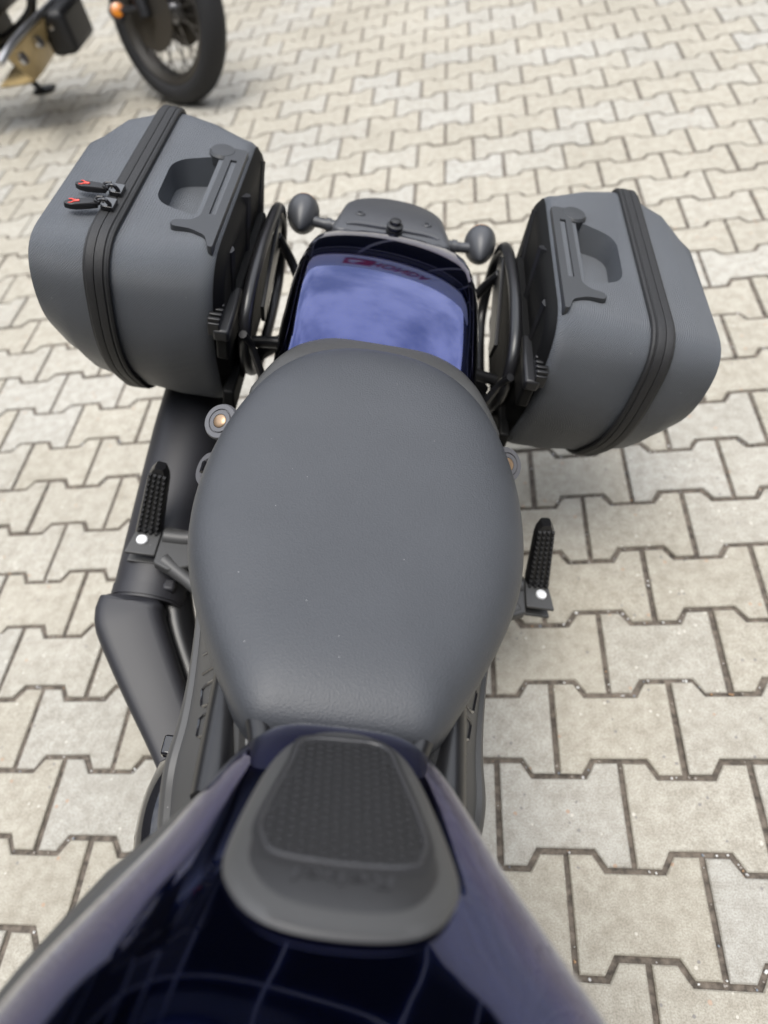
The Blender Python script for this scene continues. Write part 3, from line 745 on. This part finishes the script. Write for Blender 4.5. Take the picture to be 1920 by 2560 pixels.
# side stand ----------------------------------------------------
bm = BM(); add_tube(bm, [(.12, -.42, .22), (.22, -.36, .12), (.30, -.33, -.060)], [.014, .012, .011], 10); add_box(bm, (.305, -.33, -.080), (.05, .07, .012)); finish(bm, 'side_stand', M['black'], bike, bevel=.002)

# front end (out of the picture, below and behind the lens) -------
fw = bpy.data.objects.new('front_wheel', None); COL.objects.link(fw); fw.parent = bike
wheel_parts(fw, (0, -1.25, .305), (1, 0, 0), .305, .13, 5, M['black'], M['black'], tread=False)
bm = BM()
for s in (-1, 1): add_tube(bm, [(s * .10, -1.24, .30), (s * .10, -.93, .86)], .027, 12, smooth=False)
finish(bm, 'fork', M['black'], bike)
bm = BM(); add_tube(bm, [(-.40, -.76, 1.01), (-.20, -.84, 1.00), (0, -.90, .92), (.20, -.84, 1.00), (.40, -.76, 1.01)], .0125, 12); add_box(bm, (0, -.91, .88), (.24, .07, .05)); finish(bm, 'handlebar', M['black'], bike)
bm = BM(); add_lathe(bm, (0, -1.05, .80), (0, -1, -.05), [(.02, -.1), (.085, -.06), (.09, 0), (.08, .02), (.001, .03)], 28); finish(bm, 'headlamp', M['black'], bike)

# ------------------------------------------------------------------ panniers
def bool_cut(o, cut):
    md = o.modifiers.new('cut', 'BOOLEAN'); md.object = cut; md.operation = 'DIFFERENCE'; md.solver = 'EXACT'
    dg = bpy.context.evaluated_depsgraph_get(); me = bpy.data.meshes.new_from_object(o.evaluated_get(dg))
    o.modifiers.clear(); old = o.data; o.data = me; me.name = old.name; bpy.data.objects.remove(cut)
    me.polygons.foreach_set('use_smooth', [True] * len(me.polygons)); me.set_sharp_from_angle(angle=R(45))
def pannier(s, label):
    base = Vector((s * .33, .37, .37))
    root = empty('pannier', mw=BX @ Matrix.Translation(base), label=label, cat='pannier', group='hard shell panniers on both sides of the motorcycle')
    fin = lambda bm, name, m, parent=root, **k: finish(bm, name, m, parent, base, **k)
    # outline corners in (v, w): rear-top, front-top, front-mid, front-low, bottom-low, rear-bottom
    def ol(rt, ft, fm, fl, bl, rb, rad):
        return rpoly([rt, ft, fm, fl, bl, rb], rad, 7)
    rz = [.05, .055, .09, .07, .06, .05]
    def sec(u, pts): return [Vector((s * u, p.x, p.y)) for p in pts]
    inn0 = ol((.505, .712), (.190, .708), (.162, .60), (.215, .45), (.30, .40), (.50, .40), [.05, .05, .08, .07, .06, .05])
    inn = ol((.525, .714), (.175, .712), (.150, .59), (.205, .43), (.29, .385), (.515, .385), [.055, .055, .09, .07, .06, .05])
    mid = ol((.560, .710), (.168, .708), (.148, .565), (.225, .41), (.31, .372), (.55, .372), rz)
    zo = ol((.588, .704), (.168, .704), (.150, .545), (.245, .40), (.335, .362), (.575, .362), rz)
    zl = ol((.586, .702), (.170, .702), (.152, .545), (.247, .40), (.337, .364), (.573, .364), rz)
    li = ol((.535, .700), (.172, .699), (.157, .562), (.238, .432), (.32, .38), (.54, .38), rz)
    lo = ol((.475, .694), (.178, .694), (.165, .598), (.236, .468), (.30, .405), (.50, .405), [.05, .05, .09, .07, .06, .05])
    lf = ol((.455, .680), (.195, .680), (.182, .595), (.248, .478), (.305, .42), (.48, .42), [.05, .05, .09, .07, .06, .05])
    def grow(pts, d):
        n = len(pts); r = []; ar = sum(pts[i - 1].x * pts[i].y - pts[i].x * pts[i - 1].y for i in range(n)); sg = 1 if ar > 0 else -1
        for i in range(n):
            t = (pts[(i + 1) % n] - pts[i - 1]); nr = Vector((t.y, -t.x)).normalized() * sg; r.append(pts[i] + nr * d)
        return r
    bm = BM(); secs = [sec(.222, grow(inn, -.026)), sec(.2228, grow(inn, -.019)), sec(.2255, grow(inn, -.0115)), sec(.230, grow(inn, -.0055)), sec(.237, grow(inn, -.0015)), sec(.247, inn), sec(.30, mid), sec(.345, [a.lerp(b, .86) for a, b in zip(mid, zo)]), sec(.366, zo)]
    add_loft(bm, secs); body = fin(bm, 'body_shell', M['shell'], angle=45)
    bm = BM(); add_loft(bm, [sec(.2165, grow(inn, -.030)), sec(.2165, grow(inn, -.024)), sec(.2195, grow(inn, -.0165)), sec(.2240, grow(inn, -.0110)), sec(.2275, grow(inn, -.0065)), sec(.2275, grow(inn, -.020))]); fin(bm, 'inner_shell', M['inner'], parent=body, angle=60)
    # handle recess
    cb = BM(); rp = rpoly([(.268, .438), (.338, .415), (.335, .292), (.268, .262)], [.012, .028, .028, .012], 6)
    add_extrude(cb, rp, lambda a, b: Vector((s * (a * .86 + .041), .35 + (b - .35) * .84, .668)), lambda a, b: Vector((s * a, b, .76)))
    cut = finish(cb, 'cutter', None, root, base); bool_cut(body, cut)
    bm = BM(); secs = [sec(.388, zl), sec(.402, [a.lerp(b, .35) for a, b in zip(zl, li)]), sec(.43, [a.lerp(b, .8) for a, b in zip(zl, li)]), sec(.452, [a.lerp(b, .7) for a, b in zip(li, lo)]), sec(.464, lo), sec(.4695, [a.lerp(b, .55) for a, b in zip(lo, lf)]), sec(.471, lf)]
    add_loft(bm, secs); lid = fin(bm, 'lid_shell', M['shell'], angle=45)
    bm = BM(); secs = []
    for u, d in ((.3625, -.004), (.363, .005), (.365, .0075), (.371, .0080), (.3752, .0075), (.3758, .0058), (.3764, .0075), (.380, .0080), (.386, .0075), (.3885, .005), (.389, -.004)): secs.append(sec(u, grow(zo, d)))
    add_loft(bm, secs); zb = fin(bm, 'zip_band', M['zip'], angle=30)
    for u, d, r in ((.3605, .0035, .0040), (.3895, .002, .002)):
        bm = BM(); add_tube(bm, sec(u, grow(zo, d)), r, 8, smooth=False, closed=True); fin(bm, 'piping', M['zip'], parent=zb)
    # carry handle bridging the recess
    bm = BM(); zt = .7165
    bars = [rpoly([(.268, .452), (.270, .436), (.262, .428), (.262, .264), (.272, .252), (.296, .246), (.294, .232), (.268, .232), (.246, .222), (.238, .20), (.232, .20), (.232, .452)], .006, 3)]
    out2 = bars[0]
    add_loft(bm, [[Vector((s * p.x, p.y, zt - .014)) for p in out2], [Vector((s * p.x, p.y, zt - .002)) for p in out2], [Vector((s * (.25 + (p.x - .25) * .96), .33 + (p.y - .33) * .995, zt)) for p in out2]])
    h = fin(bm, 'carry_handle', M['handle'], angle=50)
    cb = BM(); add_box(cb, (s * .2475, .345, zt), (.009, .145, .06)); cut = finish(cb, 'cutter', None, root, base); bool_cut(h, cut)
    bm = BM(); c0 = Vector((s * .268, .441, zt - .006)); add_lathe(bm, c0, (0, 0, 1), [(.020, -.01), (.020, .003), (.017, .0065), (.001, .007)], 24); fin(bm, 'handle_knob', M['handle'], parent=h)
    # moulded ribs on the inner face, quick-lock bar and latch
    bm = BM()
    for a, b in (((.48, .69), (.42, .56)), ((.36, .70), (.33, .56)), ((.24, .69), (.24, .56)), ((.46, .60), (.22, .60))):
        add_tube(bm, [(s * .222, a[0], a[1]), (s * .221, b[0], b[1])], .010, 8, smooth=False)
    fin(bm, 'rib', M['black'], parent=body)
    bm = BM(); add_box(bm, (s * .2135, .30, .60), (.018, .30, .05)); add_box(bm, (s * .2135, .30, .47), (.018, .26, .05)); fin(bm, 'lock_rail', M['inner'], bevel=.004)
    la = fin((lambda b_: (add_box(b_, (s * .214, .195, .620), (.022, .10, .018)), b_)[1])(BM()), 'latch', M['black'], bevel=.004)
    bm = BM(); add_box(bm, (s * .2235, .168, .628), (.016, .042, .020))
    for k in range(4): add_box(bm, (s * .2235, .153 + k * .010, .640), (.017, .0055, .007))
    fin(bm, 'latch_thumb', M['black'], parent=la, bevel=.0015)
    return root, fin, zb, zo
pL, finL, zbL, zoL = pannier(-1, 'grey hard shell pannier with two red marked zip pulls, above the muffler')
pR, finR, zbR, zoR = pannier(1, 'grey hard shell pannier without zip pulls, on the side away from the muffler')
# zip pulls of the first pannier
for k, (v0, dv) in enumerate(((.292, .014), (.256, -.002))):
    u0 = -.378
    bm = BM(); add_box(bm, (u0, v0, .7155), (.016, .022, .006)); add_tube(bm, [(u0 + .004, v0 - .006, .718), (u0 - .002, v0 - .006, .7245), (u0 - .010, v0 - .006, .7225), (u0 - .012, v0 - .006, .717)], .0028, 8)
    z1 = finL(bm, 'zip_slider', M['gloss'], parent=zbL, bevel=.001)
    bm = BM(); add_tube(bm, [(u0 - .008, v0 - .009, .722), (u0 - .016, v0 - .004, .721), (u0 - .016, v0 + .003, .721), (u0 - .008, v0 + .004, .722)], .0017, 6)
    p0 = Vector((u0 - .014, v0 - .002)); dr = Vector((-.052, dv - .010)); nr = Vector((-dr.y, dr.x)).normalized(); dn = dr.normalized()
    wf = [(0, .0045), (.010, .0068), (.026, .0076), (.034, .0062), (.0415, .0018)]
    pol = [p0 + dn * a + nr * b for a, b in wf] + [p0 + dn * a - nr * b for a, b in wf[::-1]]
    zz = lambda p: .7175 - .08 * (p - p0).length
    add_loft(bm, [[Vector((p.x, p.y, zz(p) - .0055)) for p in pol], [Vector((p.x, p.y, zz(p) + .0012)) for p in pol], [Vector((*(p + ((p0 + dn * .021) - p) * .12), zz(p) + .0024)) for p in pol]])
    zt_ = finL(bm, 'pull_tab', M['black'], parent=zbL)
    bm = BM(); e0 = p0 + dn * .030
    for mir in (-1, 1):
        pts = [e0 + dn * a + nr * b * mir for a, b in ((-.008, .0004), (-.004, .0010), (-.001, .0020), (.002, .0042), (.0055, .0042))]
        add_tube(bm, [Vector((p.x, p.y, zz(p) + .0028)) for p in pts], [.0013, .0010, .0010, .0009, .0005], 6)
    finL(bm, 'red_emblem', M['red'], parent=zbL)

# ------------------------------------------------------------------ the other motorcycle, top left
th = R(-34.35); le = R(12.57)
hx_ = Vector((math.cos(th), math.sin(th), 0)); sx_ = Vector((-math.sin(th), math.cos(th), 0)); ux_ = Vector((0, 0, 1)) * math.cos(le) + sx_ * math.sin(le); ax_ = sx_ * math.cos(le) - Vector((0, 0, 1)) * math.sin(le)
O2 = Matrix(((-ax_.x, hx_.x, ux_.x, -1.291), (-ax_.y, hx_.y, ux_.y, 2.736), (-ax_.z, hx_.z, ux_.z, 0), (0, 0, 0, 1)))
# local: x = its right, y = forward, z = up, origin under the front wheel
b2 = empty('motorcycle', mw=O2, label='black motorcycle with a wire spoked wheel and a gold belly guard, parked behind', cat='motorcycle')
f2 = bpy.data.objects.new('front_wheel', None); COL.objects.link(f2); f2.parent = b2
M['rim2'] = mat('dark_rim', (.075, .068, .058), .35, metal=.6)
wheel_parts(f2, (0, 0, .34), (1, 0, 0), .34, .115, 28, M['rim2'], M['steel'], wire=True, tread=False)
for s in (-1, 1):
    bm = BM(); add_lathe(bm, (s * .075, 0, .34), (s, 0, 0), [(.10, -.002), (.135, -.002), (.135, .002), (.10, .002)], 32); finish(bm, 'brake_disc', M['rim2'], f2)
    bm = BM(); add_tube(bm, [(s * .10, .0, .33), (s * .10, -.03, .43), (s * .10, -.28, .98)], [.026, .030, .026], 12, smooth=False); finish(bm, 'fork_leg', M['black'], b2)
    bm = BM(); add_box(bm, (s * .095, -.09, .43), (.04, .09, .07)); finish(bm, 'caliper', M['black'], b2, bevel=.01)
bm = BM()
secs = []
for k in range(17):
    a = R(-60 + 130 * k / 16); secs.append([Vector((x, -.40 * math.sin(a), .34 + .40 * math.cos(a) - .02 * abs(x) / .08)) for x in (-.08, -.05, 0, .05, .08)] + [Vector((x, -.394 * math.sin(a), .34 + .394 * math.cos(a) - .02 * abs(x) / .08)) for x in (.08, .05, 0, -.05, -.08)])
add_loft(bm, secs); finish(bm, 'front_fender', M['black'], b2, angle=50)
b2p = bpy.data.objects.new('turn_signal', None); COL.objects.link(b2p); b2p.parent = b2
bm = BM(); add_lathe(bm, (.128, -.150, .345), (.52, .75, .4), [(.001, -.04), (.032, -.03), (.038, 0), (.034, .010), (.001, .012)], 20); add_tube(bm, [(.10, -.03, .36), (.125, -.14, .345)], .014, 8, smooth=False); finish(bm, 'signal_housing', M['black'], b2p)
bm = BM(); add_lathe(bm, (.134, -.141, .350), (.52, .75, .4), [(.028, 0), (.025, .010), (.001, .016)], 20); finish(bm, 'lens', M['amber'], b2p)
O2i = O2.inverted()
def finw(bm, name, m, parent=None, **k):
    bmesh.ops.transform(bm, matrix=O2i, verts=bm.verts); return finish(bm, name, m, parent or b2, **k)
bm = BM(); add_box(bm, (-2.12, 2.82, .60), (.44, .36, .34)); add_box(bm, (-2.2, 2.80, .42), (.40, .30, .2)); finw(bm, 'engine', M['black'], bevel=.03, seg=3)
bm = BM(); add_box(bm, (-1.73, 2.87, .33), (.12, .26, .17)); add_box(bm, (-1.60, 2.86, .66), (.10, .30, .34)); finw(bm, 'radiator', M['black'], bevel=.03, seg=3)
bm = BM(); secs = []
for k in range(9):
    f = k / 8; lo_ = Vector((-1.86, 2.63, .215)).lerp(Vector((-1.915, 3.10, .215)), f); hi_ = Vector((-1.765, 2.36, .40)).lerp(Vector((-1.765, 2.90, .40)), f)
    e_ = .03 * (1 - (2 * f - 1) ** 4); q = Vector((e_, 0, -.01))
    pts = [lo_ + Vector((-.16, 0, -.01)), lo_ + Vector((-.05, 0, -.012)), lo_ + q * .5, lo_.lerp(hi_, .3) + q, lo_.lerp(hi_, .7) + q, hi_ + q * .6]
    secs.append(pts + [p + Vector((-.008, 0, .008)) for p in pts[::-1]])
add_loft(bm, secs); sp = finw(bm, 'belly_guard', M['gold'], angle=40)
bm = BM(); add_tube(bm, [(-1.765, 2.30, .39), (-1.75, 2.42, .415), (-1.745, 2.65, .42), (-1.75, 2.88, .415)], .014, 8)
for k in range(3): add_lathe(bm, (-1.735, 2.42 + .17 * k, .36), (1, 0, .3), [(.022, -.01), (.022, .006), (.001, .006)], 12)
finw(bm, 'guard_rail', M['steel'], sp)
bm = BM(); add_tube(bm, [(-2.02, 2.78, .32), (-2.08, 2.95, .16), (-2.14, 3.12, .022)], [.020, .018, .016], 8); add_box(bm, (-2.13, 3.14, .012), (.10, .06, .02)); finw(bm, 'stand', M['black'], bevel=.003)
bm = BM(); add_box(bm, (-2.0, 2.86, .92), (.50, .30, .26)); finw(bm, 'fuel_tank', M['black'], bevel=.06, seg=4)
bm = BM(); add_box(bm, (-2.55, 2.88, .86), (.62, .28, .12)); finw(bm, 'seat', M['black'], bevel=.04, seg=3)
fk = O2 @ Vector((0, -.25, .93)); fd = O2 @ Vector((0, -.21, .84))
bm = BM(); add_tube(bm, [fk, (-1.85, 2.86, .93), (-2.25, 2.88, .80), (-2.75, 2.88, .80)], .022, 10); add_tube(bm, [fd, (-1.74, 2.82, .66), (-1.82, 2.81, .42), (-2.1, 2.80, .30)], .020, 10); add_tube(bm, [(-2.25, 2.88, .80), (-2.30, 2.86, .45), (-2.2, 2.84, .36)], .020, 10)
add_box(bm, O2 @ Vector((0, -.26, .95)), (.10, .22, .04)); finw(bm, 'frame', M['black'])
bm = BM(); add_tube(bm, [(-.40, -.44, 1.10), (-.18, -.33, 1.07), (0, -.29, 1.00), (.18, -.33, 1.07), (.40, -.44, 1.10)], .012, 10); finish(bm, 'handlebar', M['black'], b2)
r2 = bpy.data.objects.new('rear_wheel', None); COL.objects.link(r2); r2.parent = b2
rwc = O2i @ Vector((-2.80, 2.86, .33)); wheel_parts(r2, rwc, O2i.to_3x3() @ Vector((0, 1, .15)), .33, .15, 28, M['rim2'], M['steel'], wire=True, tread=False)
bm = BM(); add_tube(bm, [(-2.2, 2.75, .38), (-2.8, 2.76, .33)], .025, 8, smooth=False); add_tube(bm, [(-2.2, 2.95, .38), (-2.8, 2.97, .33)], .025, 8, smooth=False); bmesh.ops.transform(bm, matrix=O2i, verts=bm.verts); finish(bm, 'swingarm', M['black'], b2)
